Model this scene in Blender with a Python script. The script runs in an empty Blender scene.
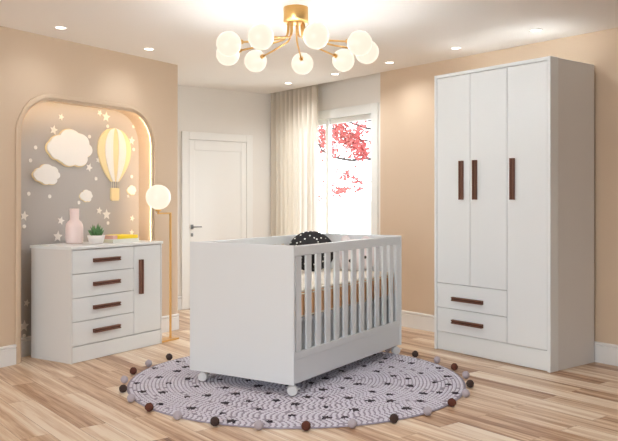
import bpy, bmesh, math, random
from mathutils import Vector, Matrix
random.seed(7)
PI = math.pi
R = math.radians
SC = bpy.context.scene
COL = SC.collection

# ------------------------------------------------------------------ materials
def new_mat(name):
    m = bpy.data.materials.new(name); m.use_nodes = True
    nt = m.node_tree
    return m, nt, nt.nodes['Principled BSDF']

def lin(c):
    return tuple(((v/255)/12.92 if v/255 <= .04045 else ((v/255+.055)/1.055)**2.4) for v in c) + (1,)

def mat(name, rgb, rough=.5, metal=0, spec=.5, coat=0, var=.03, scale=30, bump=0, stretch=(1, 1, 1), bscale=None, sheen=0):
    m, nt, b = new_mat(name)
    N, L = nt.nodes, nt.links
    c = lin(rgb)
    tc = N.new('ShaderNodeTexCoord'); mp = N.new('ShaderNodeMapping'); mp.inputs['Scale'].default_value = stretch
    L.new(tc.outputs['Object'], mp.inputs['Vector'])
    ns = N.new('ShaderNodeTexNoise'); ns.inputs['Scale'].default_value = scale; ns.inputs['Detail'].default_value = 4
    L.new(mp.outputs['Vector'], ns.inputs['Vector'])
    mx = N.new('ShaderNodeMix'); mx.data_type = 'RGBA'
    mx.inputs[6].default_value = tuple(v*(1-var) for v in c[:3])+(1,)
    mx.inputs[7].default_value = tuple(min(1, v*(1+var)) for v in c[:3])+(1,)
    L.new(ns.outputs['Fac'], mx.inputs[0]); L.new(mx.outputs[2], b.inputs['Base Color'])
    b.inputs['Roughness'].default_value = rough; b.inputs['Metallic'].default_value = metal
    b.inputs['Specular IOR Level'].default_value = spec; b.inputs['Coat Weight'].default_value = coat
    b.inputs['Sheen Weight'].default_value = sheen
    if bump:
        n2 = N.new('ShaderNodeTexNoise'); n2.inputs['Scale'].default_value = bscale or scale*4; n2.inputs['Detail'].default_value = 3
        L.new(mp.outputs['Vector'], n2.inputs['Vector'])
        bp = N.new('ShaderNodeBump'); bp.inputs['Strength'].default_value = bump; bp.inputs['Distance'].default_value = .004
        L.new(n2.outputs['Fac'], bp.inputs['Height']); L.new(bp.outputs['Normal'], b.inputs['Normal'])
    return m

def emit(name, rgb, s, base=(240, 235, 225)):
    m, nt, b = new_mat(name)
    b.inputs['Base Color'].default_value = lin(base)
    b.inputs['Emission Color'].default_value = lin(rgb); b.inputs['Emission Strength'].default_value = s
    b.inputs['Roughness'].default_value = .3
    return m

def wood_floor():
    m, nt, b = new_mat('oak_planks')
    N, L = nt.nodes, nt.links
    tc = N.new('ShaderNodeTexCoord'); mp = N.new('ShaderNodeMapping')
    mp.inputs['Rotation'].default_value = (0, 0, R(52))
    L.new(tc.outputs['Object'], mp.inputs['Vector'])
    br = N.new('ShaderNodeTexBrick'); br.offset = .37; br.offset_frequency = 2
    br.inputs['Scale'].default_value = 1; br.inputs['Brick Width'].default_value = 1.15
    br.inputs['Row Height'].default_value = .15; br.inputs['Mortar Size'].default_value = .0012
    br.inputs['Color1'].default_value = (0, 0, 0, 1); br.inputs['Color2'].default_value = (1, 1, 1, 1)
    br.inputs['Mortar'].default_value = (.25, .25, .25, 1); br.inputs['Bias'].default_value = 0
    L.new(mp.outputs['Vector'], br.inputs['Vector'])
    # per-plank offset of the grain
    sep = N.new('ShaderNodeSeparateColor'); L.new(br.outputs['Color'], sep.inputs['Color'])
    mul = N.new('ShaderNodeMath'); mul.operation = 'MULTIPLY'; mul.inputs[1].default_value = 37
    L.new(sep.outputs[0], mul.inputs[0])
    cx = N.new('ShaderNodeCombineXYZ'); L.new(mul.outputs[0], cx.inputs['Z']); L.new(mul.outputs[0], cx.inputs['X'])
    add = N.new('ShaderNodeVectorMath'); add.operation = 'ADD'
    L.new(mp.outputs['Vector'], add.inputs[0]); L.new(cx.outputs[0], add.inputs[1])
    st = N.new('ShaderNodeMapping'); st.inputs['Scale'].default_value = (.55, 13, 1)
    L.new(add.outputs[0], st.inputs['Vector'])
    n1 = N.new('ShaderNodeTexNoise'); n1.inputs['Scale'].default_value = 1.6; n1.inputs['Detail'].default_value = 8; n1.inputs['Roughness'].default_value = .62; n1.inputs['Distortion'].default_value = .5
    L.new(st.outputs[0], n1.inputs['Vector'])
    st2 = N.new('ShaderNodeMapping'); st2.inputs['Scale'].default_value = (2.5, 60, 1)
    L.new(add.outputs[0], st2.inputs['Vector'])
    n2 = N.new('ShaderNodeTexNoise'); n2.inputs['Scale'].default_value = 2.2; n2.inputs['Detail'].default_value = 5
    L.new(st2.outputs[0], n2.inputs['Vector'])
    a1 = N.new('ShaderNodeMath'); a1.operation = 'MULTIPLY_ADD'; a1.inputs[1].default_value = .34; L.new(sep.outputs[0], a1.inputs[0]); L.new(n1.outputs['Fac'], a1.inputs[2])
    a2 = N.new('ShaderNodeMath'); a2.operation = 'MULTIPLY_ADD'; a2.inputs[1].default_value = .26; L.new(n2.outputs['Fac'], a2.inputs[0]); L.new(a1.outputs[0], a2.inputs[2])
    rp = N.new('ShaderNodeValToRGB'); L.new(a2.outputs[0], rp.inputs[0])
    e = rp.color_ramp.elements
    e[0].position = .46; e[0].color = lin((84, 50, 32))
    e[1].position = 1.0; e[1].color = lin((238, 220, 198))
    for p, c in ((.56, (142, 100, 71)), (.67, (176, 136, 104)), (.82, (212, 181, 150))):
        k = e.new(p); k.color = lin(c)
    mx = N.new('ShaderNodeMix'); mx.data_type = 'RGBA'; mx.inputs[7].default_value = lin((150, 112, 84))
    L.new(br.outputs['Fac'], mx.inputs[0]); L.new(rp.outputs[0], mx.inputs[6]); L.new(mx.outputs[2], b.inputs['Base Color'])
    b.inputs['Roughness'].default_value = .38
    bp = N.new('ShaderNodeBump'); bp.inputs['Strength'].default_value = .12; bp.inputs['Distance'].default_value = .002
    L.new(n2.outputs['Fac'], bp.inputs['Height']); L.new(bp.outputs['Normal'], b.inputs['Normal'])
    return m

def dotted():
    m, nt, b = new_mat('black_dotted_fabric')
    N, L = nt.nodes, nt.links
    tc = N.new('ShaderNodeTexCoord'); v = N.new('ShaderNodeTexVoronoi'); v.inputs['Scale'].default_value = 33; v.inputs['Randomness'].default_value = .55
    L.new(tc.outputs['Object'], v.inputs['Vector'])
    lt = N.new('ShaderNodeMath'); lt.operation = 'LESS_THAN'; lt.inputs[1].default_value = .22
    L.new(v.outputs['Distance'], lt.inputs[0])
    mx = N.new('ShaderNodeMix'); mx.data_type = 'RGBA'; mx.inputs[6].default_value = lin((34, 32, 34)); mx.inputs[7].default_value = lin((240, 238, 232))
    L.new(lt.outputs[0], mx.inputs[0]); L.new(mx.outputs[2], b.inputs['Base Color']); b.inputs['Roughness'].default_value = .85
    return m

def sheer():
    m = bpy.data.materials.new('beige_sheer_fabric'); m.use_nodes = True
    nt = m.node_tree; N, L = nt.nodes, nt.links
    out = N['Material Output']; N.remove(N['Principled BSDF'])
    d = N.new('ShaderNodeBsdfDiffuse'); t = N.new('ShaderNodeBsdfTranslucent'); tr = N.new('ShaderNodeBsdfTransparent')
    tc = N.new('ShaderNodeTexCoord'); w = N.new('ShaderNodeTexNoise'); w.inputs['Scale'].default_value = 250
    L.new(tc.outputs['Object'], w.inputs['Vector'])
    mc = N.new('ShaderNodeMix'); mc.data_type = 'RGBA'; mc.inputs[6].default_value = lin((206, 193, 176)); mc.inputs[7].default_value = lin((222, 211, 195))
    L.new(w.outputs['Fac'], mc.inputs[0])
    L.new(mc.outputs[2], d.inputs['Color']); L.new(mc.outputs[2], t.inputs['Color'])
    a = N.new('ShaderNodeMixShader'); a.inputs[0].default_value = .20; L.new(d.outputs[0], a.inputs[1]); L.new(t.outputs[0], a.inputs[2])
    b = N.new('ShaderNodeMixShader'); b.inputs[0].default_value = .09; L.new(a.outputs[0], b.inputs[1]); L.new(tr.outputs[0], b.inputs[2])
    L.new(b.outputs[0], out.inputs['Surface'])
    return m

def glass():
    m = bpy.data.materials.new('window_glass'); m.use_nodes = True
    nt = m.node_tree; N, L = nt.nodes, nt.links
    out = N['Material Output']; N.remove(N['Principled BSDF'])
    g = N.new('ShaderNodeBsdfGlossy'); g.inputs['Roughness'].default_value = .02
    tr = N.new('ShaderNodeBsdfTransparent'); tr.inputs['Color'].default_value = (.96, .97, .97, 1)
    fr = N.new('ShaderNodeFresnel'); fr.inputs['IOR'].default_value = 1.25
    s = N.new('ShaderNodeMixShader'); L.new(fr.outputs[0], s.inputs[0]); L.new(tr.outputs[0], s.inputs[1]); L.new(g.outputs[0], s.inputs[2])
    L.new(s.outputs[0], out.inputs['Surface'])
    return m

M = dict(
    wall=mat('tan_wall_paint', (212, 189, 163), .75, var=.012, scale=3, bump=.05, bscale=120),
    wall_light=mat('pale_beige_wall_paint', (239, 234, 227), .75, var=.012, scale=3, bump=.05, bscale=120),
    wall_bounce_cut=mat('dark_bounce_cut_paint', (92, 80, 72), .75, var=.012, scale=3),  # invented dark tone for walls out of view, reduces bounced light
    ceil=mat('ceiling_paint', (242, 237, 231), .8, var=.008, scale=2),
    white=mat('white_lacquer', (233, 236, 236), .33, var=.006, scale=3),
    shell=mat('white_matt_board', (222, 221, 219), .45, var=.008, scale=3),
    crib=mat('white_crib_paint', (228, 232, 234), .4, var=.006, scale=3),
    trim=mat('white_trim_paint', (232, 230, 227), .45, var=.008, scale=4),
    door=mat('white_door_paint', (243, 241, 236), .45, var=.006, scale=4),
    pvc=mat('white_window_frame', (238, 238, 234), .35, var=.006, scale=4),
    handle=mat('walnut_handle', (112, 70, 52), .5, var=.28, scale=14, stretch=(8, 8, 1), bump=.1),
    handle_dark=mat('walnut_groove', (82, 48, 36), .6, var=.2, scale=14),
    gold=mat('brushed_gold', (240, 198, 128), .28, metal=1, var=.05, scale=40),
    chrome=mat('brushed_steel', (150, 150, 150), .3, metal=1, var=.05),
    niche=mat('grey_lilac_panel', (182, 176, 171), .8, var=.03, scale=2.2),
    sticker=mat('white_sticker', (240, 234, 226), .6, var=.01),
    cloud=mat('cloud_white', (242, 238, 232), .6, var=.01),
    yellow_pale=mat('pale_yellow_board', (243, 222, 172), .6, var=.03),
    rope=mat('rope_white', (225, 215, 200), .8),
    pink=mat('pale_pink_ceramic', (240, 218, 212), .45, var=.015),
    pot=mat('white_ceramic', (238, 232, 228), .4, var=.01),
    soil=mat('soil', (90, 72, 56), .9, var=.3, scale=80),
    leaf=mat('succulent_green', (96, 138, 88), .55, var=.25, scale=25),
    yellow=mat('yellow_book_cover', (245, 214, 50), .5, var=.03),
    bookpink=mat('pink_book_spine', (232, 188, 176), .5, var=.03),
    bookwhite=mat('white_book_cover', (226, 226, 216), .5, var=.02),
    paper=mat('paper_block', (232, 228, 208), .8, var=.1, scale=200, stretch=(1, 1, 30)),
    mattress_top=mat('cream_sheet', (248, 240, 226), .85, var=.03, bump=.1),
    mattress=mat('peach_quilted_side', (255, 206, 160), .85, var=.08, scale=9, bump=.2),
    bear=mat('white_plush', (236, 226, 228), .95, var=.04, scale=60, bump=.4, bscale=300, sheen=.3),
    plush_light=mat('pale_plush', (244, 238, 238), .95, var=.03, scale=60),
    black=mat('black_button', (16, 14, 14), .3),
    plastic=mat('white_plastic', (222, 222, 222), .35),
    rug=mat('lilac_grey_yarn', (216, 211, 222), .95, var=.07, scale=90, bump=.5, bscale=400, sheen=.2),
    rug_base=mat('rug_backing', (158, 150, 162), .95, var=.1),
    rug_star=mat('charcoal_yarn', (62, 54, 62), .95, var=.2, scale=90, bump=.5, bscale=400),
    pom_dark=mat('dark_brown_wool', (70, 54, 50), 1, var=.25, scale=120, bump=1, bscale=300),
    pom_brown=mat('red_brown_wool', (98, 54, 42), 1, var=.25, scale=120, bump=1, bscale=300),
    pom_light=mat('lilac_grey_wool', (190, 180, 188), 1, var=.12, scale=120, bump=1, bscale=300),
    bark=mat('dark_bark', (52, 44, 44), .9, var=.2),
    blossom=mat('pink_red_leaves', (152, 58, 56), .8, var=.28, scale=6),
    facade=mat('pale_facade', (232, 230, 224), .9, var=.02),
    facade_glass=mat('grey_panes', (196, 196, 194), .4),
    ground=mat('pale_paving', (214, 210, 202), .9, var=.05),
    globe=emit('glowing_opal_glass', (255, 243, 222), .485, base=(60, 56, 50)),
    led=emit('warm_led', (255, 226, 184), 9),
    lamp_led=emit('downlight_lens', (255, 244, 228), 4.0),
    floor=wood_floor(), dotted=dotted(), sheer=sheer(), glass=glass(),
)

# ------------------------------------------------------------------ helpers
def box(bm, x0, x1, y0, y1, z0, z1, mi=0, mtx=None):
    vs = [bm.verts.new((x, y, z)) for z in (z0, z1) for y in (y0, y1) for x in (x0, x1)]
    for q in ((0, 2, 3, 1), (4, 5, 7, 6), (0, 1, 5, 4), (2, 6, 7, 3), (0, 4, 6, 2), (1, 3, 7, 5)):
        f = bm.faces.new([vs[i] for i in q]); f.material_index = mi
    if mtx: bmesh.ops.transform(bm, matrix=mtx, verts=vs)
    return vs

def prism(bm, pts, y0, y1, mi=0):
    """outline in the local x-z plane, extruded along local y"""
    a = [bm.verts.new((x, y0, z)) for x, z in pts]; b = [bm.verts.new((x, y1, z)) for x, z in pts]
    n = len(pts)
    f1 = bm.faces.new(a); f2 = bm.faces.new(b[::-1]); f1.material_index = f2.material_index = mi
    for i in range(n):
        f = bm.faces.new((a[i], b[i], b[(i+1) % n], a[(i+1) % n])); f.material_index = mi
    f1.normal_update(); f2.normal_update()
    bmesh.ops.triangulate(bm, faces=[f1, f2])

def lathe(bm, prof, seg=32, c=(0, 0, 0), mi=0):
    rings = []
    for r, z in prof:
        if r < 1e-6: rings.append([bm.verts.new((c[0], c[1], c[2]+z))])
        else: rings.append([bm.verts.new((c[0]+r*math.cos(2*PI*k/seg), c[1]+r*math.sin(2*PI*k/seg), c[2]+z)) for k in range(seg)])
    for a, b in zip(rings, rings[1:]):
        for k in range(seg):
            k2 = (k+1) % seg
            if len(a) == 1 and len(b) == 1: continue
            if len(a) == 1: f = bm.faces.new((a[0], b[k], b[k2]))
            elif len(b) == 1: f = bm.faces.new((a[k], a[k2], b[0]))
            else: f = bm.faces.new((a[k], a[k2], b[k2], b[k]))
            f.material_index = mi; f.smooth = True

def tube(bm, pts, r, seg=10, mi=0, cap=True):
    pts = [Vector(p) for p in pts]; rad = r if isinstance(r, (list, tuple)) else [r]*len(pts)
    rings = []; up = None
    for i, p in enumerate(pts):
        d = (pts[min(i+1, len(pts)-1)] - pts[max(i-1, 0)]).normalized()
        if up is None: up = d.orthogonal().normalized()
        up = (up - d*up.dot(d)).normalized(); s = d.cross(up)
        rings.append([bm.verts.new(p + (up*math.cos(2*PI*k/seg) + s*math.sin(2*PI*k/seg))*rad[i]) for k in range(seg)])
    for a, b in zip(rings, rings[1:]):
        for k in range(seg):
            f = bm.faces.new((a[k], a[(k+1) % seg], b[(k+1) % seg], b[k])); f.smooth = True; f.material_index = mi
    if cap:
        bm.faces.new(rings[0][::-1]).material_index = mi; bm.faces.new(rings[-1]).material_index = mi

def ball(bm, c, r, sc=(1, 1, 1), u=24, v=14, mi=0, noise=0):
    mt = Matrix.Translation(c) @ Matrix.Diagonal((sc[0], sc[1], sc[2], 1))
    res = bmesh.ops.create_uvsphere(bm, u_segments=u, v_segments=v, radius=r, matrix=mt)
    for vv in res['verts']:
        if noise: vv.co += (vv.co-Vector(c))*random.uniform(-noise, noise)
        for f in vv.link_faces: f.smooth = True; f.material_index = mi
    return res['verts']

def obj(name, bm, m, parent=None, loc=None, rotz=None, bevel=0, seg=2, smooth=False):
    bmesh.ops.recalc_face_normals(bm, faces=bm.faces)
    me = bpy.data.meshes.new(name); bm.to_mesh(me); bm.free()
    for x in (m if isinstance(m, (list, tuple)) else [m]): me.materials.append(x)
    o = bpy.data.objects.new(name, me); COL.objects.link(o)
    if parent: o.parent = parent
    if loc is not None: o.location = loc
    if rotz is not None: o.rotation_euler = (0, 0, rotz)
    if smooth:
        for p in me.polygons: p.use_smooth = True
    if bevel:
        b = o.modifiers.new('bevel', 'BEVEL'); b.width = bevel; b.segments = seg; b.limit_method = 'ANGLE'; b.angle_limit = R(40)
        b.harden_normals = False
    return o

def B(*boxes):
    bm = bmesh.new()
    for b in boxes: box(bm, *b)
    return bm

def tag(o, label, cat, group=None):
    o['label'] = label; o['category'] = cat
    if group: o['group'] = group
    return o

def thing(name, label, cat, loc=(0, 0, 0), rotz=0, group=None):
    o = bpy.data.objects.new(name, None); COL.objects.link(o); o.empty_display_size = .1
    o.location = loc; o.rotation_euler = (0, 0, rotz)
    return tag(o, label, cat, group)

def struct(name, bm, m, loc=None, rotz=None, parent=None, **k):
    o = obj(name, bm, m, parent, loc, rotz, **k)
    if not parent: o['kind'] = 'structure'
    return o

# ------------------------------------------------------------------ frames of the room
H = 2.435
AL = 32.0                      # left wall runs 32 degrees off the viewing axis
dL = Vector((math.sin(R(AL)), math.cos(R(AL)), 0)); iL = Vector((-dL.y, dL.x, 0))     # iL points into the left wall
oL = iL*4.74; rL = R(90-AL)
AR = 38.0
dR = Vector((math.sin(R(AR)), -math.cos(R(AR)), 0)); iR = Vector((-dR.y, dR.x, 0))
oR = Vector((2.224, 5.47, 0)); rR = R(-(90-AR))
oD = Vector((-.495, 8.95, 0)); rD = R(AR); dD = iR.copy(); iD = Vector((-dD.y, dD.x, 0))
def LW(s, y, z): return oL + dL*s + iL*y + Vector((0, 0, z))

# floor
bm = bmesh.new()
f = bm.faces.new([bm.verts.new(p) for p in ((-6.9, -1.7, 0), (8.1, -1.7, 0), (2.9, 5.2, 0), (-.1, 9.6, 0), (-3.2, 8.3, 0), (-3.2, 4.6, 0))])
ex = bmesh.ops.extrude_face_region(bm, geom=[f]); bmesh.ops.translate(bm, vec=(0, 0, -.12), verts=[v for v in ex['geom'] if isinstance(v, bmesh.types.BMVert)])
struct('floor', bm, M['floor'])

# ceiling: stops at the plane of the right wall, leaving a slot for the curtain
P = lambda s, y: oR + dR*s + iR*y
a, b_ = P(-2.48, 0), P(-4.36, 0)
pts = [Vector((-6.9, -1.7, 0)), Vector((8.1, -1.7, 0)), P(-1.0, .35), P(-2.48, .35), a, b_, P(-4.6, 0), Vector((-3.6, 8.3, 0)), Vector((-3.9, 4.6, 0))]
bm = bmesh.new(); f = bm.faces.new([bm.verts.new((p.x, p.y, H)) for p in pts])
ex = bmesh.ops.extrude_face_region(bm, geom=[f]); bmesh.ops.translate(bm, vec=(0, 0, .22), verts=[v for v in ex['geom'] if isinstance(v, bmesh.types.BMVert)])
bm.normal_update(); bmesh.ops.triangulate(bm, faces=[q for q in bm.faces if len(q.verts) > 4])
struct('ceiling', bm, M['ceil'])
struct('trim_1', B((-4.75, -2.3, .001, .5, H+.165, H+.22)), M['ceil'], oR, rR)     # lid of the curtain slot

# left wall with its arched niche (open to the floor)
n0, n1, nt, nr = 3.587, 4.985, 1.968, .30
def arch(n0, n1, nt, nr, k=12, z0=0):
    p = [(n0, z0)]
    p += [(n0+nr-nr*math.cos(t*PI/2/k), nt-nr+nr*math.sin(t*PI/2/k)) for t in range(k+1)]
    p += [(n1-nr+nr*math.sin(t*PI/2/k), nt-nr+nr*math.cos(t*PI/2/k)) for t in range(k+1)]
    return p + [(n1, z0)]
ar = arch(n0, n1, nt, nr)
bm = bmesh.new()
prism(bm, [(-4.8, 0)] + ar + [(5.3, 0), (5.3, H), (-4.8, H)], 0, .18)
box(bm, -4.8, 5.3, .19, .32, 0, H)
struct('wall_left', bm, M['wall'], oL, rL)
bm = bmesh.new(); prism(bm, arch(n0-.02, n1+.02, nt+.02, nr+.02), .18, .19)
struct('trim_2', bm, M['niche'], oL, rL)     # painted back of the niche
# rim of the niche
def band(bm, a, b, y0, y1):
    va = [[bm.verts.new((x, y, z)) for x, z in a] for y in (y0, y1)]; vb = [[bm.verts.new((x, y, z)) for x, z in b] for y in (y0, y1)]
    n = len(a)
    for i in range(n-1):
        bm.faces.new((va[0][i], va[0][i+1], vb[0][i+1], vb[0][i])); bm.faces.new((va[1][i], vb[1][i], vb[1][i+1], va[1][i+1]))
        bm.faces.new((va[0][i], va[1][i], va[1][i+1], va[0][i+1])); bm.faces.new((vb[0][i], vb[0][i+1], vb[1][i+1], vb[1][i]))
    for i in (0, n-1): bm.faces.new((va[0][i], vb[0][i], vb[1][i], va[1][i]))
bm = bmesh.new(); band(bm, ar, arch(n0-.035, n1+.035, nt+.035, nr+.035), -.016, -.0005)
struct('trim_3', bm, M['wall'], oL, rL, bevel=.006)
bm = bmesh.new(); band(bm, arch(n0+.019, n1-.019, nt-.019, nr-.019), arch(n0+.0003, n1-.0003, nt-.0003, nr-.0003), .001, .015)
struct('trim_4', bm, M['wall'], oL, rL)
# warm LED strip inside the top and right return of the niche
bm = bmesh.new(); i1 = arch(n0+.016, n1-.016, nt-.016, nr-.016, z0=.02); i2 = arch(n0+.003, n1-.003, nt-.003, nr-.003, z0=.02)
band(bm, i1[4:], i2[4:], .0155, .020)
tag(obj('led_strip', bm, M['led'], loc=oL, rotz=rL), 'warm glowing light strip along the inner edge of the arched wall niche', 'light strip')

def baseboard(name, s0, s1, loc, rotz, y=0, h=.145):
    bm = bmesh.new()
    prof = [(y-.018, 0), (y-.018, h-.03), (y-.012, h-.024), (y-.02, h-.016), (y-.02, h-.004), (y-.016, h), (y-.0005, h), (y-.0005, 0)]
    va = [bm.verts.new((s0, p, z)) for p, z in prof]; vb = [bm.verts.new((s1, p, z)) for p, z in prof]
    bm.faces.new(va); bm.faces.new(vb[::-1])
    for i in range(len(prof)):
        j = (i+1) % len(prof); bm.faces.new((va[i], va[j], vb[j], vb[i]))
    return struct(name, bm, M['trim'], loc, rotz)
baseboard('baseboard_left', -4.7, n0-.037, oL, rL)
baseboard('baseboard_left_end', n1+.037, 5.3, oL, rL)
baseboard('baseboard_niche', n0+.002, n1-.002, oL, rL, y=.18)
baseboard('baseboard_right', -2.48, 8.8, oR, rR, h=.15)
# short return wall behind the end of the left wall, then the door wall
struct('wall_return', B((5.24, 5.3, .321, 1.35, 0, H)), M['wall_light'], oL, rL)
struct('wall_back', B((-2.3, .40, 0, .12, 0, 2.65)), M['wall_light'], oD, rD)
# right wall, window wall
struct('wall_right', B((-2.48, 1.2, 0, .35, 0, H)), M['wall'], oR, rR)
struct('wall_right_unseen_dark', B((1.2005, 9.0, 0, .35, 0, H)), M['wall_bounce_cut'], oR, rR)  # unseen stretch made dark to keep bounce off the wardrobe side
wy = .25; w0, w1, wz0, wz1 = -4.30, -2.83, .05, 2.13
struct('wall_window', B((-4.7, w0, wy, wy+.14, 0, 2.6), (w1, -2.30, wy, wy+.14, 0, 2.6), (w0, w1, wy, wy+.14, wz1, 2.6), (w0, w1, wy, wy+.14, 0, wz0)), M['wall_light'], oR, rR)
# unseen wall behind the camera; dark tone and wide opening added to shape the light
bw = (-4.4, -.9, .15, 2.25)
struct('wall_rear', B((-7, bw[0], -1.72, -1.55, 0, H), (bw[1], 8.2, -1.72, -1.55, 0, H), (bw[0], bw[1], -1.72, -1.55, 0, bw[2]), (bw[0], bw[1], -1.72, -1.55, bw[3], H)), M['wall_bounce_cut'])

# window_1 : two sashes, casing, panes
win = bpy.data.objects.new('window_1', None); COL.objects.link(win); win.location = oR; win.rotation_euler = (0, 0, rR); win['kind'] = 'structure'
wm = -3.633
fr = B((w0-.06, w0+.04, wy-.02, wy+.09, wz0, wz1+.06), (w1-.04, w1+.06, wy-.02, wy+.09, wz0, wz1+.06), (w0+.04, w1-.04, wy-.02, wy+.09, wz1-.04, wz1+.06), (w0+.04, w1-.04, wy-.02, wy+.09, wz0, wz0+.05))
obj('window_frame', fr, M['pvc'], win, bevel=.004)
for x0, x1, yy in ((w0+.04, wm+.032, wy+.015), (wm-.032, w1-.04, wy+.045)):
    s = obj('sash', B((x0, x0+.05, yy, yy+.028, wz0+.05, wz1-.04), (x1-.05, x1, yy, yy+.028, wz0+.05, wz1-.04), (x0+.05, x1-.05, yy, yy+.028, wz1-.095, wz1-.04), (x0+.05, x1-.05, yy, yy+.028, wz0+.05, wz0+.13)), M['pvc'], win, bevel=.003)
    obj('pane', B((x0+.045, x1-.045, yy+.011, yy+.016, wz0+.125, wz1-.09)), M['glass'], s)

# door_1 in the back wall
dr = bpy.data.objects.new('door_1', None); COL.objects.link(dr); dr.location = oD; dr.rotation_euler = (0, 0, rD); dr['kind'] = 'structure'
D0, D1, DT = -1.135, -.215, 1.935
obj('door_casing', B((D0, D0+.085, -.024, -.001, 0, DT), (D1-.085, D1, -.024, -.001, 0, DT), (D0+.085, D1-.085, -.024, -.001, DT-.085, DT)), M['door'], dr, bevel=.004)
lf = bmesh.new()
x0, x1, zt = D0+.088, D1-.088, DT-.088
box(lf, x0, x1, -.010, -.001, .01, zt)
for q in ((x0, x0+.07, .01, zt), (x1-.07, x1, .01, zt), (x0+.07, x1-.07, zt-.11, zt), (x0+.07, x1-.07, .01, .2)):
    box(lf, q[0], q[1], -.019, -.0101, q[2], q[3])
obj('door_leaf', lf, M['door'], dr, bevel=.003)
hb = B((x0+.018, x0+.05, -.030, -.0191, .87, .92), (x0+.028, x0+.042, -.055, -.030, .888, .902), (x0+.028, x0+.135, -.066, -.055, .888, .902))
obj('door_handle', hb, M['chrome'], dr, bevel=.003)
obj('keyhole_plate', B((x0+.020, x0+.048, -.027, -.0191, .79, .825)), M['chrome'], dr, bevel=.003)
baseboard('baseboard_back', -2.0, D0-.001, oD, rD)
baseboard('baseboard_back_right', D1+.001, .36, oD, rD)

# ------------------------------------------------------------------ curtain
bm = bmesh.new(); nx = 260; s0, s1 = -4.405, -3.53
cols = []
for i in range(nx+1):
    t = i/nx; s = s0+(s1-s0)*t
    ph = t*10.5*2*PI + .7*math.sin(t*13) + .3*math.sin(t*29)
    am = .036*(1+.25*math.sin(t*17+1))
    col = []
    for j in range(9):
        z = .02 + (2.585-.02)*j/8
        k = .9+.1*(1-j/8)
        y = .055 + am*k*math.sin(ph+.15*math.sin(j*.9+t*9))
        col.append(bm.verts.new((s+.012*k*math.cos(ph), y, z)))
    cols.append(col)
for a, b in zip(cols, cols[1:]):
    for j in range(8):
        f = bm.faces.new((a[j], b[j], b[j+1], a[j+1])); f.smooth = True
cu = obj('curtain', bm, M['sheer'], loc=oR, rotz=rR)
tag(cu, 'beige sheer pleated curtain hanging from ceiling to floor at the left of the window', 'curtain')

# ------------------------------------------------------------------ handles
def bar_handle(parent, cx, cz, L, W, vertical, yf):
    """walnut bar with a routed groove; front face at yf (negative = into the room)"""
    bm = bmesh.new()
    hw, hl = W/2, L/2
    if vertical: X, Z = hw, hl
    else: X, Z = hl, hw
    box(bm, -X, X, -.018, 0, -Z, Z, 0)
    g = W*.17
    if vertical:
        box(bm, -X, -X+W*.33, -.026, -.0181, -Z, Z, 0); box(bm, X-W*.33, X, -.026, -.0181, -Z, Z, 0)
        box(bm, -g, g, -.0195, -.0181, -Z, Z, 1)
    else:
        box(bm, -X, X, -.026, -.0181, -Z, -Z+W*.33, 0); box(bm, -X, X, -.026, -.0181, Z-W*.33, Z, 0)
        box(bm, -X, X, -.0195, -.0181, -g, g, 1)
    o = obj('handle', bm, [M['handle'], M['handle_dark']], parent, loc=(cx, yf, cz), bevel=.002)
    o['label'] = 'walnut brown grooved bar handle'
    return o

# ------------------------------------------------------------------ wardrobe
wd = thing('wardrobe', 'tall white three-door wardrobe with two drawers and walnut handles against right wall', 'wardrobe', (1.005, 6.10, 0), R(-(90-37.6)))
WW, WH, WD = 1.082, 2.188, .568
T = .026
obj('front_frame', B((0, T, 0, .095, 0, WH), (WW-T, WW, 0, .095, 0, WH), (T, WW-T, 0, .095, WH-T, WH)), M['white'], wd, bevel=.003)
obj('carcass', B((.004, T-.004, .0955, WD-.02, 0, WH-.002), (WW-T+.004, WW-.005, .0955, WD-.02, 0, WH-.002), (T-.0035, WW-T+.0035, .0955, WD-.02, WH-.03, WH-.002), (.012, WW-.012, WD-.0195, WD-.008, .02, WH-.01), (T-.0035, WW-T+.0035, .0955, WD-.02, .120, .145), (.360, .372, .03, WD-.021, .55, WH-.031), (.703, .717, .03, WD-.021, .146, WH-.031)), M['shell'], wd, bevel=.003)
obj('plinth', B((T+.001, WW-T-.001, .012, .03, .003, .1455)), M['white'], wd, bevel=.002)
g = .003; yf = .004
for x0, x1, z0, z1, hx in ((T+g, .363, .535, WH-T-g, .287), (.363+g*1.6, .710, .535, WH-T-g, .421), (.710+g*1.6, WW-T-g, .149, WH-T-g, .767)):
    d = obj('door', B((x0, x1, yf, yf+.018, z0, z1)), M['white'], wd, bevel=.0018)
    bar_handle(d, hx, 1.345, .30, .032, True, yf)
for z0, z1, hz in ((.341, .531, .420), (.149, .337, .243)):
    d = obj('drawer', B((T+g, .710, yf, yf+.018, z0, z1)), M['white'], wd, bevel=.0018)
    bar_handle(d, .345, hz, .30, .030, False, yf)

# ------------------------------------------------------------------ dresser
ds = thing('dresser', 'low white dresser with four drawers, a side door and walnut handles', 'dresser', (-1.723, 5.51, 0), rL)
DW, DH, DD = .947, .851, .45
obj('dresser_top', B((-.008, DW+.008, -.008, DD+.004, DH-.022, DH)), M['white'], ds, bevel=.003)
obj('side_panel', B((0, .012, 0, .075, 0, DH-.0225), (.003, .014, .0755, DD, 0, DH-.0225)), M['shell'], ds, bevel=.002)
obj('side_panel', B((DW-.012, DW, 0, .075, 0, DH-.0225), (DW-.014, DW-.003, .0755, DD, 0, DH-.0225)), M['shell'], ds, bevel=.002)
obj('carcass', B((.0145, DW-.0145, DD-.012, DD-.002, .01, DH-.023), (.0145, DW-.0145, .03, DD-.0125, .106, .12), (.620, .634, .03, DD-.0125, .1205, DH-.023)), M['shell'], ds)
obj('plinth', B((.0125, DW-.0125, .004, .02, .002, .118)), M['white'], ds, bevel=.002)
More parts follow.
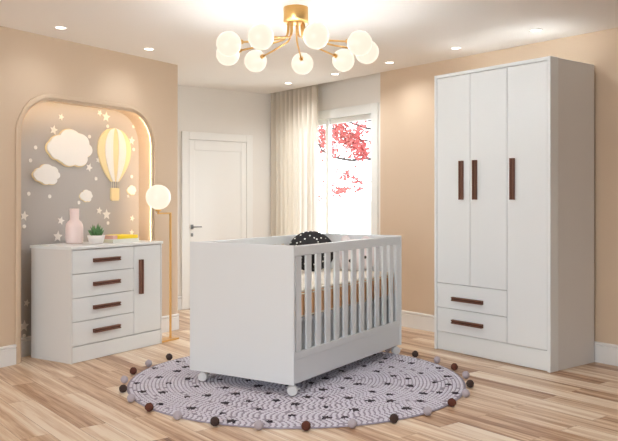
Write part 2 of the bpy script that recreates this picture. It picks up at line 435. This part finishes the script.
zs = (.123, .300, .474, .650, .826)
for k in range(4):
    d = obj('drawer', B((.0145, .625, .002, .019, zs[k]+.0025, zs[k+1]-.0025)), M['white'], ds, bevel=.0018)
    bar_handle(d, .335, (zs[k]+zs[k+1])/2+.003, .262, .029, False, .002)
d = obj('door', B((.631, DW-.0145, .002, .019, zs[0]+.0025, zs[4]-.0025)), M['white'], ds, bevel=.0018)
bar_handle(d, .697, .577, .275, .032, True, .002)

def on_dresser(s, y): return Vector((-1.723, 5.51, 0)) + dL*s + iL*y + Vector((0, 0, DH+.0005))
# vase
bm = bmesh.new()
lathe(bm, [(0, 0), (.058, 0), (.066, .008), (.068, .03), (.068, .125), (.064, .15), (.052, .172), (.038, .184), (.035, .192), (.036, .25), (.037, .272), (.034, .274), (.031, .27), (.030, .19), (.02, .17), (0, .168)], 40)
tag(obj('vase', bm, M['pink'], loc=on_dresser(.300, .315)), 'pale pink bottle-shaped ceramic vase standing on the dresser', 'vase')
# potted plant
pt = thing('potted_plant', 'small green succulent in a low white bowl beside the pink vase', 'plant', on_dresser(.362, .14))
bm = bmesh.new(); lathe(bm, [(0, 0), (.045, 0), (.05, .004), (.062, .04), (.068, .066), (.064, .068), (.058, .05), (0, .048)], 36); obj('bowl', bm, M['pot'], pt)
bm = bmesh.new(); lathe(bm, [(0, .050), (.057, .051), (.057, .0545), (.03, .058), (0, .06)], 24); obj('soil', bm, M['soil'], pt)
bm = bmesh.new()
for k in range(46):
    an = random.uniform(0, 2*PI); r0 = random.uniform(0, .03); tilt = random.uniform(.05, 1.0); L = random.uniform(.045, .085)*(1.2-.45*tilt)
    p = Vector((r0*math.cos(an), r0*math.sin(an), .056)); d = Vector((math.cos(an)*math.sin(tilt), math.sin(an)*math.sin(tilt), math.cos(tilt)))
    tube(bm, [p, p+d*L*.35, p+d*L*.7+Vector((0, 0, .004)), p+d*L+Vector((0, 0, .012))], [.003, .0065, .006, .0008], 6)
obj('leaves', bm, M['leaf'], pt)
# books
def book(label, s, y, z, L, W, Tk, cover, spine, rot, pink=False):
    p = on_dresser(s, y); b = thing('book', label, 'book', (p.x, p.y, p.z+z), rL+rot, None)
    obj('pages', B((-L/2+.004, L/2-.004, -W/2+.004, W/2-.003, .0035, Tk-.0035)), M['paper'], b)
    obj('cover', B((-L/2, L/2, -W/2, W/2, 0, .003), (-L/2, L/2, -W/2, W/2, Tk-.003, Tk)), cover, b, bevel=.001)
    obj('spine', B((-L/2, L/2, -W/2-.003, -W/2-.0002, 0, Tk)) if spine == 'long' else B((-L/2-.003, -L/2-.0002, -W/2, W/2, 0, Tk)), cover, b)
    if pink: obj('bookmark_band', B((-L/2-.0015, -L/2+.045, -W/2-.0045, W/2+.001, -.0002, Tk+.0012)), M['bookpink'], b)['label'] = 'pink band round the left end of the book'
book('white covered book lying under the yellow book on the dresser', .628, .19, 0, .28, .20, .030, M['bookwhite'], 'long', 0)
book('yellow book lying on top of the white book on the dresser', .640, .195, .0305, .26, .18, .027, M['yellow'], 'long', R(-3), True)

# ------------------------------------------------------------------ niche decoration
NB = .18
def npos(s, z, y=NB-.0005): return LW(s, y, z)
def place(name, bm, m, s, z, label, cat, group, y=NB-.0005, rz=None):
    return tag(obj(name, bm, m, loc=npos(s, z, y), rotz=rL if rz is None else rz), label, cat, group)
def star_bm(r, rot=0, th=.003):
    bm = bmesh.new()
    prism(bm, [((r if k % 2 == 0 else r*.47)*math.sin(rot+k*PI/5), (r if k % 2 == 0 else r*.47)*math.cos(rot+k*PI/5)) for k in range(10)], -th, 0)
    return bm
def disc_bm(r, th=.003):
    bm = bmesh.new(); prism(bm, [(r*math.sin(k*PI/8), r*math.cos(k*PI/8)) for k in range(16)], -th, 0); return bm
def cam2niche(x, y, yy=NB):
    # measured on the photograph, turned into wall coordinates
    a = (x-309)/760; o = LW(0, yy, 0); det = -a*dL.y+dL.x
    d = (-o.x*dL.y+dL.x*o.y)/det
    return (a*d-o.x)*dL.x+(d-o.y)*dL.y, 1.2+(199-y)/760*d
stars = [  # x, y, radius, turn, label
 (61, 117, .026, .3, 'small white star sticker high above the large white cloud'),
 (53.5, 130, .036, .2, 'white star sticker just off the upper left of the large cloud'),
 (99.6, 113, .026, .5, 'small white star sticker left of the star over the balloon'),
 (106, 117, .041, .1, 'white star sticker just above the hot-air balloon'),
 (89, 167.5, .034, .4, 'white star sticker at the lower right of the large cloud'),
 (98, 160, .024, .2, 'small white star sticker close to the left side of the balloon'),
 (131.5, 140.7, .036, .1, 'white star sticker at the upper right of the balloon'),
 (128, 196, .016, .0, 'tiny white star sticker right of the balloon basket'),
 (60.8, 220.7, .032, .3, 'white star sticker left of the pink vase neck'),
 (57.7, 236.5, .042, .1, 'larger white star sticker low beside the pink vase, above the dresser top'),
 (99, 210.7, .030, .2, 'small white star sticker of the pair above the books, left one'),
 (106.4, 214.5, .043, .0, 'larger white star sticker of the pair above the books'),
 (132, 218.4, .026, .3, 'small white star sticker at the niche edge level with the pink vase neck'),
 (131.5, 232.5, .026, .1, 'small white star sticker low at the niche edge beside the yellow book'),
 (24, 216, .036, .2, 'white star sticker at the left niche edge above dresser height'),
 (24, 326, .040, .1, 'white star sticker near the floor between niche edge and dresser'),
 (26.5, 303, .026, .3, 'small white star sticker left of the dresser side, above the low star'),
]
for x, y, r, t, lb in stars:
    s, z = cam2niche(x, y); place('star_sticker', star_bm(r*1.12, t), M['sticker'], s, z, lb, 'wall sticker', 'white star stickers in the niche')
dots = [
 (35.4, 147.5, 'white dot sticker left of the large cloud'),
 (30.3, 160.4, 'white dot sticker above the medium cloud at the niche left edge'),
 (28.6, 193.7, 'white dot sticker below the medium cloud near the niche edge'),
 (49.5, 196.4, 'white dot sticker below the right part of the medium cloud'),
 (89.3, 136.6, 'white dot sticker right of the top of the large cloud'),
 (107.5, 126.3, 'white dot sticker between the upper star and the balloon top'),
 (133.4, 126.5, 'white dot sticker at the upper right curve of the niche'),
 (133.5, 149.5, 'white dot sticker below the star right of the balloon'),
 (95.8, 178.7, 'white dot sticker left of the lower end of the balloon'),
 (131.5, 176.6, 'white dot sticker right of the lower end of the balloon'),
 (78.7, 202.6, 'white dot sticker just above the pink vase mouth'),
 (24, 226.5, 'white dot sticker under the star at the left niche edge'),
 (107.8, 223, 'white dot sticker under the pair of stars above the books'),
 (24, 336, 'white dot sticker nearest the floor beside the dresser'),
]
for x, y, lb in dots:
    s, z = cam2niche(x, y); place('dot_sticker', disc_bm(.0155), M['sticker'], s, z, lb, 'wall sticker', 'white dot stickers in the niche')

def cloud_pts(w, h, lobes):
    # union outline of circles sampled radially from the centre
    pts = []
    for k in range(96):
        a = 2*PI*k/96; dx, dz = math.cos(a), math.sin(a); best = .01
        for cx, cz, r in lobes:
            b = cx*dx+cz*dz; c = cx*cx+cz*cz-r*r; q = b*b-c
            if q > 0: best = max(best, b+math.sqrt(q))
        pts.append((best*dx*w, best*dz*h))
    return pts
big = [(0, 0, .42), (-.32, .0, .22), (-.22, .1, .25), (.0, .28, .25), (.2, .18, .26), (.34, .0, .2), (.22, -.25, .2), (-.02, -.26, .2), (-.3, -.14, .16)]
def cloud(x, y, w, h, lb, th=.02, rim=True):
    s, z = cam2niche(x, y)
    t = thing('cloud_plaque', lb, 'wall decoration', npos(s, z), rL, 'cloud plaques in the niche')
    p = cloud_pts(w, h, big)
    bm = bmesh.new(); prism(bm, p, -th, -th*.45); obj('cloud_face', bm, M['cloud'], t, bevel=.002)
    bm = bmesh.new(); prism(bm, [(a*1.035-.002, b*1.045-.003) for a, b in p], -th*.44, 0); obj('glow_edge', bm, M['yellow_pale'], t)  # yellowish backlight glow put into the colour of this offset edge
cloud(69, 149, .425, .30, 'large white cloud plaque in the upper left of the arched niche')
cloud(45.5, 175, .235, .16, 'medium white cloud plaque below the large cloud')
cloud(85.6, 196, .125, .10, 'small white cloud plaque above the vase and the plant', .01)
cloud(131, 190.4, .10, .085, 'smallest white cloud plaque right of the balloon basket', .01)

# balloon
s, z = cam2niche(114.3, 128)
bal = thing('hot_air_balloon', 'yellow and white striped hot-air balloon wall plaque with basket', 'wall decoration', npos(4.685, 1.35), rL)
prof = []
for k in range(25):
    t = k/24
    zz = .465*t
    u = 1-t
    r = .19*math.sqrt(max(0, 1-((t-.60)/.40)**2)) if t > .60 else .045+(.19-.045)*math.sin((t/.60)*PI/2)**.9
    prof.append((r, zz))
def strip(bm, f0, f1, y0, y1):
    a = [(r*f0, z) for r, z in prof]; b = [(r*f1, z) for r, z in prof]
    q = [p for i, p in enumerate(a)] + [p for p in b[::-1]]
    # drop duplicate top point
    out = []
    for p in q:
        if not out or (abs(p[0]-out[-1][0])+abs(p[1]-out[-1][1])) > 1e-4: out.append(p)
    prism(bm, out, y0, y1)
bm = bmesh.new(); strip(bm, -1, 1, -.014, 0); obj('envelope', bm, M['yellow_pale'], bal)
for f0, f1 in ((-.60, -.14), (.22, .66)):
    bm = bmesh.new(); strip(bm, f0, f1, -.022, -.0141); o = obj('stripe', bm, M['cloud'], bal, bevel=.002); o['label'] = 'white balloon stripe'
for x in (-.032, -.012, .012, .032):
    bm = bmesh.new(); tube(bm, [(x*1.1, -.008, .002), (x*1.1, -.008, -.055)], .0028, 6); obj('rope', bm, M['rope'], bal)
bm = bmesh.new(); prism(bm, [(-.046, -.055), (.046, -.055), (.046, -.15), (.036, -.165), (-.036, -.165), (-.046, -.15)], -.02, 0); obj('basket', bm, M['yellow_pale'], bal, bevel=.003)

# ------------------------------------------------------------------ floor lamp
def globe_light(name, loc, r, power, col=(.87, .94, 1)):
    l = bpy.data.lights.new(name, 'POINT'); l.energy = power; l.color = col; l.shadow_soft_size = r
    o = bpy.data.objects.new(name, l); COL.objects.link(o); o.location = loc
    return o
lp = Vector((-1.185, 6.50, 0))
fl = thing('floor_lamp', 'gold floor lamp with glowing white globe beside the dresser', 'lamp', lp, rL)
obj('base', B((-.20, .05, -.055, .055, .0005, .014)), M['gold'], fl, bevel=.003)
obj('pole', B((-.007, .007, -.007, .007, .014, 1.085)), M['gold'], fl, bevel=.001)
obj('arm', B((-.155, -.0075, -.006, .006, 1.073, 1.085)), M['gold'], fl, bevel=.001)
obj('brace', B((-.160, -.148, -.006, .006, .0145, .10)), M['gold'], fl, bevel=.001)
bm = bmesh.new(); lathe(bm, [(0, 1.0855), (.006, 1.0855), (.006, 1.095), (.024, 1.098), (.026, 1.112), (.0, 1.113)], 24, (-.148, 0, 0)); obj('socket', bm, M['gold'], fl)
bm = bmesh.new(); ball(bm, (-.148, 0, 1.216), .104, u=40, v=24); obj('globe_shade', bm, M['globe'], fl)
gw = lp + dL*-.148 + Vector((0, 0, 1.216))
globe_light('floor_lamp_light', gw, .108, 8, (1, .93, .84))

# ------------------------------------------------------------------ chandelier
cc = Vector((-.085, 4.90, 0))
ch = thing('chandelier', 'gold ceiling chandelier with nine glowing white globes on curved arms', 'chandelier', (cc.x, cc.y, H-.0005))
bm = bmesh.new(); lathe(bm, [(0, 0), (.078, 0), (.080, -.003), (.080, -.098), (.077, -.102), (0, -.102)], 48); obj('ceiling_cup', bm, M['gold'], ch)
GR, gz = .463, 2.156-H
for k in range(9):
    an = R((4.8, 46, 85.3, 128, 166.3, 208, 244.6, 285.9, 328.7)[k]); c, s = math.cos(an), math.sin(an)
    path = [(.052, -.10), (.052, -.13), (.054, -.16), (.062, -.185), (.08, -.203), (.12, -.215), (.25, -.240), (GR-.07, -.262)]
    bm = bmesh.new(); tube(bm, [(r*c, r*s, z) for r, z in path], .0062, 10)
    arm = obj('arm', bm, M['gold'], ch)
    bm = bmesh.new(); tube(bm, [((GR-.092)*c, (GR-.092)*s, -.257), ((GR-.070)*c, (GR-.070)*s, -.262)], .014, 14); obj('knob', bm, M['gold'], arm)
    bm = bmesh.new(); ball(bm, (GR*c, GR*s, gz), .0775, u=36, v=22); obj('globe_shade', bm, M['globe'], arm)
    globe_light('chandelier_light', (cc.x+GR*c, cc.y+GR*s, 2.156), .081, 20)

# ------------------------------------------------------------------ recessed downlights
spots = [
 (-1.786, 5.47, 'recessed round ceiling spotlight at far left, nearest the photo corner'),
 (-1.316, 6.25, 'recessed round ceiling spotlight in front of the arched niche right side'),
 (-.22, 8.09, 'recessed round ceiling spotlight by the curtain top, farthest of the right row'),
 (.257, 7.50, 'recessed round ceiling spotlight above the window, second farthest of right row'),
 (.728, 6.87, 'recessed round ceiling spotlight between the window and the wardrobe'),
 (1.20, 6.21, 'recessed round ceiling spotlight above the left edge of the wardrobe'),
 (1.657, 5.55, 'recessed round ceiling spotlight above the wardrobe middle, nearest of right row'),
 (1.00, 3.10, 'added round ceiling fill light in front of the crib, out of view'),  # added lamp out of view, brightens the crib side and dresser front
]
for (x, y, lb), en in zip(spots, (3, 4, 14, 15, 8, 9, 7, 34)):
    t = thing('ceiling_spotlight', lb, 'ceiling light', (x, y, H-.0005), 0, 'recessed ceiling spotlights')
    bm = bmesh.new(); lathe(bm, [(.036, 0), (.047, 0), (.048, -.003), (.044, -.005), (.036, -.004), (.036, 0)], 32); obj('ring', bm, M['trim'], t)
    bm = bmesh.new(); lathe(bm, [(0, -.002), (.0355, -.002), (.0355, -.0005), (0, -.0005)], 32); obj('lens', bm, M['lamp_led'], t)
    l = bpy.data.lights.new('spot', 'SPOT'); l.energy = en; l.color = (.90, .95, 1); l.spot_size = R(150); l.spot_blend = 1; l.shadow_soft_size = .035
    o = bpy.data.objects.new('ceiling_spot_light', l); COL.objects.link(o); o.location = (x, y, H-.02)

# ------------------------------------------------------------------ crib
CL, CWd, CH = 1.52, .815, .92
co = Vector((-.092, 4.56, 0))
cr = thing('crib', 'white baby crib with solid end panels and slatted side standing on casters', 'crib', co, rL)
RT = .0115                       # rug height under the casters
ZB = .078
obj('end_panel', B((0, .018, 0, CWd, ZB, CH)), M['crib'], cr, bevel=.003)
obj('end_panel', B((CL-.018, CL, 0, CWd, ZB, CH)), M['crib'], cr, bevel=.003)
def side(y0, slats=True):
    s = bpy.data.objects.new('side_panel', None)
    x0, x1 = .0185, CL-.0185
    f = obj('side_rail', B((x0, x1, y0, y0+.028, CH-.066, CH-.004), (x0, x1, y0+.002, y0+.026, .226, .272), (CL-.085, x1, y0+.003, y0+.025, .2721, CH-.0665)), M['crib'], cr, bevel=.004)
    for k in range(12):
        xx = .040+k*.1175
        obj('slat', B((xx, xx+.062, y0+.006, y0+.022, .2721, CH-.0663)), M['crib'], f, bevel=.004)
    obj('apron', B((x0, x1, y0+.006, y0+.022, ZB+.004, .2255)), M['crib'], cr, bevel=.002)
    return f
side(.002); side(CWd-.030)
obj('mattress_base', B((.019, CL-.019, .032, CWd-.032, .442, .464)), M['crib'], cr, bevel=.002)
obj('drawer_box', B((.03, CL-.03, .12, .132, .10, .44), (.03, CL-.03, .133, .60, .10, .112)), M['crib'], cr)
for (cx, cy, an) in ((.032, .035, -1.0), (.032, CWd-.085, -1.15), (CL-.045, .035, -.85), (CL-.06, CWd-.07, -1.3)):
    c = bpy.data.objects.new('caster', None); COL.objects.link(c); c.parent = cr; c.location = (cx, cy, RT); c.rotation_euler = (0, 0, an)
    bm = bmesh.new(); tube(bm, [(0, 0, .05), (0, 0, ZB-RT+.005)], .008, 12)
    # hood over the wheels
    n = 12
    va = []
    for yy in (-.012, .012):
        va.append([bm.verts.new((.004+.033*math.cos(PI*k/n*1.05-.1), yy, .030+.031*math.sin(PI*k/n*1.05-.1))) for k in range(n+1)] + [bm.verts.new((.004, yy, .022))])
    m_ = len(va[0])
    bm.faces.new(va[0]); bm.faces.new(va[1][::-1])
    for k in range(m_): bm.faces.new((va[0][k], va[1][k], va[1][(k+1) % m_], va[0][(k+1) % m_]))
    box(bm, .030, .052, -.010, .010, .036, .041)
    obj('fork', bm, M['plastic'], c)
    for yy in (-1, 1):
        bm = bmesh.new(); tube(bm, [(.004, yy*.0125, .0308), (.004, yy*.014, .0308), (.004, yy*.027, .0308), (.004, yy*.030, .0308)], [.027, .0305, .0305, .026], 28)
        tube(bm, [(.004, yy*.0301, .0308), (.004, yy*.032, .0308)], .012, 16)
        obj('wheel', bm, M['plastic'], c)

mt = thing('mattress', 'crib mattress with cream top and peach sides inside the white crib', 'mattress', co + Vector((0, 0, .4645)), rL)
bm = bmesh.new(); box(bm, .024, CL-.024, .036, CWd-.036, .0, .158); obj('mattress_border', bm, M['mattress'], mt, bevel=.02, seg=4, smooth=True)
bm = bmesh.new(); box(bm, .028, CL-.028, .040, CWd-.040, .156, .174)
obj('cream_sheet', bm, M['mattress_top'], mt, bevel=.011, seg=4)
for zz in (.012, .148):
    bm = bmesh.new(); x0, x1, y0, y1 = .028, CL-.028, .0345, CWd-.0345
    tube(bm, [(x0, y0, zz), (x1, y0, zz)], .004, 8); tube(bm, [(x0, y1, zz), (x1, y1, zz)], .004, 8)
    obj('piping', bm, M['mattress_top'], mt)

# round dotted cushion
def crib_pt(x, y, z): return co + dL*x + iL*y + Vector((0, 0, z))
bm = bmesh.new()
lathe(bm, [(0, -.055), (.05, -.054), (.10, -.046), (.14, -.028), (.160, -.008), (.165, 0), (.160, .008), (.14, .028), (.10, .046), (.05, .054), (0, .055)], 48)
pc = obj('round_cushion', bm, M['dotted'], loc=crib_pt(1.17, .60, .797)); pc.rotation_euler = (R(80), 0, R(12)); pc.scale = (1.12, .95, 1)
tag(pc, 'round black cushion with white dots standing in the crib', 'cushion')
# bear cushion, faces the near end of the crib
be = thing('bear_cushion', 'white bear-face cushion with round ears leaning on the far end of crib', 'cushion', crib_pt(1.375, .335, .640), R(90-AL-90))
be.rotation_euler = (R(-4), 0, R(-AL))
bm = bmesh.new()
for v in ball(bm, (0, 0, .125), .2, (1, .33, .62), u=40, v=24): pass
obj('head', bm, M['bear'], be)
for sx in (-1, 1):
    bm = bmesh.new(); ball(bm, (sx*.088, 0, .232), .042, (1, .45, 1), u=24, v=14); e = obj('ear', bm, M['bear'], be)
    bm = bmesh.new(); ball(bm, (sx*.088, -.013, .234), .025, (1, .4, 1), u=20, v=10); o = obj('inner_ear', bm, M['plush_light'], e)
    bm = bmesh.new(); ball(bm, (sx*.118, -.052, .112), .012, (1, .6, 1), u=16, v=10); obj('eye', bm, M['black'], be)
bm = bmesh.new(); ball(bm, (0, -.067, .080), .015, (1.1, .6, .9), u=16, v=10); obj('nose', bm, M['black'], be)

# ------------------------------------------------------------------ rug
rc = Vector((-.08, 5.06, 0))
rg = thing('rug', 'round lilac-grey crocheted rug with dark stars and a pompom fringe under the crib', 'rug', rc)
bm = bmesh.new()
lathe(bm, [(0, 0.0005), (1.095, 0.0005), (1.103, .003), (1.100, .0055), (0, .0055)], 96, mi=1)
r = .02; step = .0235
while r < 1.10:
    n = max(6, int(2*PI*r/.033)); off = random.random()
    for k in range(n):
        if random.random() < .05: continue
        a = 2*PI*(k+off)/n + random.uniform(-.1, .1)/n
        c, s = math.cos(a), math.sin(a); w, h_ = .0115, .0125   # radial, tangential half sizes
        ht = .0115+random.uniform(-.0015, .0015)
        def V(u, v, z): return bm.verts.new((c*(r+u)-s*v, s*(r+u)+c*v, z))
        base = [V(w*math.cos(q*PI/3+.5), h_*math.sin(q*PI/3+.5), .0054) for q in range(6)]
        mid = [V(w*.75*math.cos(q*PI/3+.5), h_*.78*math.sin(q*PI/3+.5), ht-.0025) for q in range(6)]
        top = V(0, 0, ht)
        for q in range(6):
            f = bm.faces.new((base[q], base[(q+1) % 6], mid[(q+1) % 6], mid[q])); f.smooth = True
            f = bm.faces.new((mid[q], mid[(q+1) % 6], top)); f.smooth = True
    r += step
SA = [(190, 80), (295, 93), (105, 150), (210, 122), (255, 150), (228, 193), (345, 215), (437, 208), (390, 165), (362, 268), (215, 248), (130, 190), (300, 48), (350, 128), (500, 133), (522, 172), (577, 198), (525, 243), (508, 292), (555, 328), (388, 325)]
SB = [(52, 200), (113, 235), (158, 162), (208, 198), (243, 232), (160, 272), (335, 248), (318, 302), (30, 330), (210, 330), (392, 215), (457, 220), (465, 180), (478, 262), (482, 312), (410, 148), (478, 127), (553, 173), (590, 220), (552, 93), (585, 127), (570, 310), (615, 275)]
SD = [(90, 93), (62, 178), (128, 213), (150, 118), (50, 300), (120, 257), (172, 75), (203, 177), (210, 227), (217, 257), (220, 98), (233, 140), (300, 152), (308, 185), (360, 127), (370, 222), (358, 257), (292, 292), (268, 70), (315, 80), (190, 58), (415, 75), (425, 170), (447, 103), (447, 218), (487, 142), (492, 180), (522, 220)]
px = [(115+x/4.754, 350+y/4.754) for x, y in SA] + [(225+x/4.754, 350+y/4.754) for x, y in SB] + [(345+x/4.754, 345+y/4.754) for x, y in SD]
sp = []
for x, y in px:
    d = 1.18*760/(y-199); sp.append(((x-309)/760*d-rc.x, d-rc.y))
for _ in range(900):      # the stars hidden under the crib
    a = random.uniform(0, 2*PI); q = 1.0*math.sqrt(random.random()); p = (q*math.cos(a), q*math.sin(a))
    lx = (p[0]+rc.x-co.x)*dL.x+(p[1]+rc.y-co.y)*dL.y; ly = (p[0]+rc.x-co.x)*iL.x+(p[1]+rc.y-co.y)*iL.y
    if (.1 < lx or ly > .8) and ly > .06 and all((p[0]-u)**2+(p[1]-v)**2 > .135**2 for u, v in sp): sp.append(p)
for i, (x, y) in enumerate(sp):
    if math.hypot(x, y) > 1.06: continue
    rr = .031 if i % 2 else .022; t = random.uniform(0, 2*PI)
    a = [bm.verts.new((x+(rr if k % 2 == 0 else rr*.42)*math.cos(t+k*PI/5), y+(rr if k % 2 == 0 else rr*.42)*math.sin(t+k*PI/5), .0125)) for k in range(10)]
    b = [bm.verts.new((v.co.x, v.co.y, .006)) for v in a]; tp = bm.verts.new((x, y, .0145))
    for k in range(10):
        bm.faces.new((a[k], a[(k+1) % 10], tp)).material_index = 2
        bm.faces.new((b[k], b[(k+1) % 10], a[(k+1) % 10], a[k])).material_index = 2
obj('crochet_disc', bm, [M['rug'], M['rug_base'], M['rug_star']], rg)
kinds = ('pom_dark', 'pom_light', 'pom_brown', 'pom_light'); words = ('dark brown pompom', 'lilac-grey pompom', 'red-brown pompom', 'lilac-grey pompom')
for k in range(28):
    a = R(148.3+12.5*k if k <= 20 else 398.3+13.74*(k-20)); bm = bmesh.new()
    ball(bm, (0, 0, 0), .0245, u=18, v=12, noise=.06)
    o = obj('pompom', bm, M[kinds[k % 4]], rg, loc=(1.128*math.cos(a), 1.128*math.sin(a), .0260)); o['label'] = words[k % 4]

# ------------------------------------------------------------------ outdoors seen through the window
bm = bmesh.new(); box(bm, -20, 40, 9.9, 60, -3.2, -3.0)
struct('ground', bm, M['ground'])
tr = thing('blossom_tree', 'tree with pink-red leaves and bare curved twigs outside the window', 'tree', (2.1, 12.6, -3))
def wp(x, y, d): return Vector(((x-309)/760*d-2.1, d-12.6, 1.2+(199-y)/760*d+3))
bm = bmesh.new(); tube(bm, [(0, 0, 0), (.05, 0, 2), (-.05, -.05, 4), (.05, 0, 6.2)], [.17, .14, .11, .05], 12); obj('trunk', bm, M['bark'], tr)
br = [
 ([(.0, 0, 4.55), None], [(366, 158, 12.3), (352, 160.5, 12.2), (338, 158, 12.1), (328, 155, 12), (321, 149, 11.9), (316, 140, 11.9)], .026),
 ([(.0, 0, 5.2), None], [(366, 128, 12.3), (352, 123, 12.1), (340, 119, 12), (326, 116, 11.9)], .022),
 ([(.0, 0, 5.4), None], [(368, 120, 12.6), (352, 114, 12.4), (338, 112, 12.3), (322, 120, 12.2), (317, 126, 12.1)], .018),
 ([(.0, 0, 5.0), None], [(362, 140, 12.4), (348, 134, 12.2), (334, 128, 12.1), (322, 132, 12)], .015),
 ([(.0, 0, 4.5), None], [(362, 182, 12.3), (352, 178, 12.2), (342, 171, 12.1), (336, 168, 12)], .010),
]
for st, pts, r0 in br:
    P3 = [Vector(st[0])] + [wp(*p) for p in pts]
    bm = bmesh.new(); tube(bm, P3, [r0*1.6] + [r0*(1-.75*i/len(pts)) for i in range(len(pts))], 7)
    for p in P3[2:]:
        for _ in range(3):
            v = Vector((random.uniform(-1, 1), random.uniform(-.5, .5), random.uniform(-1, .8))).normalized()*random.uniform(.1, .28)
            tube(bm, [p, p+v*.6+Vector((0, 0, .02)), p+v], [.006, .004, .002], 5)
    obj('branch', bm, M['bark'], tr)
cl = [(350, 140, 8, 10, 150), (358, 148, 8, 9, 130), (342, 135, 8, 9, 110), (333, 145, 4, 12, 70), (323, 140, 4, 9, 90), (360, 128, 6, 7, 60), (340, 122, 7, 5, 40), (335, 128, 3, 8, 45), (364, 152, 4, 7, 60),
      (346, 174, 7, 5, 40), (356, 181, 6, 3, 25), (338, 192, 5, 5, 45), (330, 188, 4, 6, 30), (345, 189, 5, 3, 22), (355, 189, 7, 2.5, 12), (362, 188, 3, 2, 8), (320, 200, 3, 3, 8), (326, 162, 4, 5, 10), (320, 128, 3, 6, 25)]
bm = bmesh.new()
for x, y, sx, sy, n in cl:
    for _ in range(int(n*1.5)):
        c = wp(random.gauss(x, sx*.62), random.gauss(y, sy*.62), random.uniform(11.9, 12.6)); L = random.uniform(.026, .048)
        q = Matrix.Rotation(random.uniform(0, 6.28), 4, 'Z') @ Matrix.Rotation(random.uniform(-1.2, 1.2), 4, 'X') @ Matrix.Rotation(random.uniform(0, 6.28), 4, 'Y')
        vs = [bm.verts.new(c + q @ Vector(p)) for p in ((0, 0, -L), (L*.6, .004, -.1*L), (0, 0, L), (-L*.6, .004, -.1*L))]
        bm.faces.new(vs)
obj('foliage', bm, M['blossom'], tr)

bd = thing('building', 'pale low building with small grey windows far outside the window', 'building', (2.6, 26, -3))
obj('wall', B((-1.55, 3, 0, 5, 0, 4.0)), M['facade'], bd)
obj('roof', B((-1.6, 3.05, -.06, 5.05, 4.0, 4.12)), M['facade'], bd)
for z in (3.62, 3.22):
    for x in (-1.25, -.95):
        obj('window', B((x, x+.2, -.04, -.001, z-.13, z+.05)), M['facade_glass'], bd)

# ------------------------------------------------------------------ light, world, camera
w = bpy.data.worlds.new('World'); SC.world = w; w.use_nodes = True
N, L = w.node_tree.nodes, w.node_tree.links
bg = N['Background']
tc = N.new('ShaderNodeTexCoord'); sx = N.new('ShaderNodeSeparateXYZ'); L.new(tc.outputs['Generated'], sx.inputs[0])
rp = N.new('ShaderNodeValToRGB'); L.new(sx.outputs['Z'], rp.inputs[0])
rp.color_ramp.elements[0].color = (.87, .94, 1, 1); rp.color_ramp.elements[1].color = (.82, .915, 1, 1)
L.new(rp.outputs[0], bg.inputs['Color']); bg.inputs['Strength'].default_value = 4.0

def portal(name, loc, rot, sx, sy):
    l = bpy.data.lights.new(name, 'AREA'); l.shape = 'RECTANGLE'; l.size = sx; l.size_y = sy; l.cycles.is_portal = True
    o = bpy.data.objects.new(name, l); COL.objects.link(o); o.location = loc; o.rotation_euler = rot
portal('rear_fill_portal', ((bw[0]+bw[1])/2, -1.74, (bw[2]+bw[3])/2), (R(90), 0, 0), bw[1]-bw[0], bw[3]-bw[2])  # samples sky light through the added rear opening
p = oR + dR*(w0+w1)/2 + iR*(wy+.16) + Vector((0, 0, (wz0+wz1)/2))
portal('window_portal', p, (R(90), 0, rR+PI), w1-w0, wz1-wz0)

cam = bpy.data.cameras.new('Camera'); cam.sensor_width = 36; cam.lens = 760/618*36; cam.shift_y = -21.5/618; cam.clip_start = .05
c = bpy.data.objects.new('Camera', cam); COL.objects.link(c); c.location = (0, 0, 1.2); c.rotation_euler = (R(90), 0, 0)
SC.camera = c
vs = SC.view_settings; vs.view_transform = 'Standard'; vs.look = 'None'; vs.gamma = 1; vs.use_curve_mapping = False; vs.exposure = 1.05
SC.cycles.max_bounces = 8; SC.cycles.diffuse_bounces = 5; SC.cycles.sample_clamp_indirect = 6
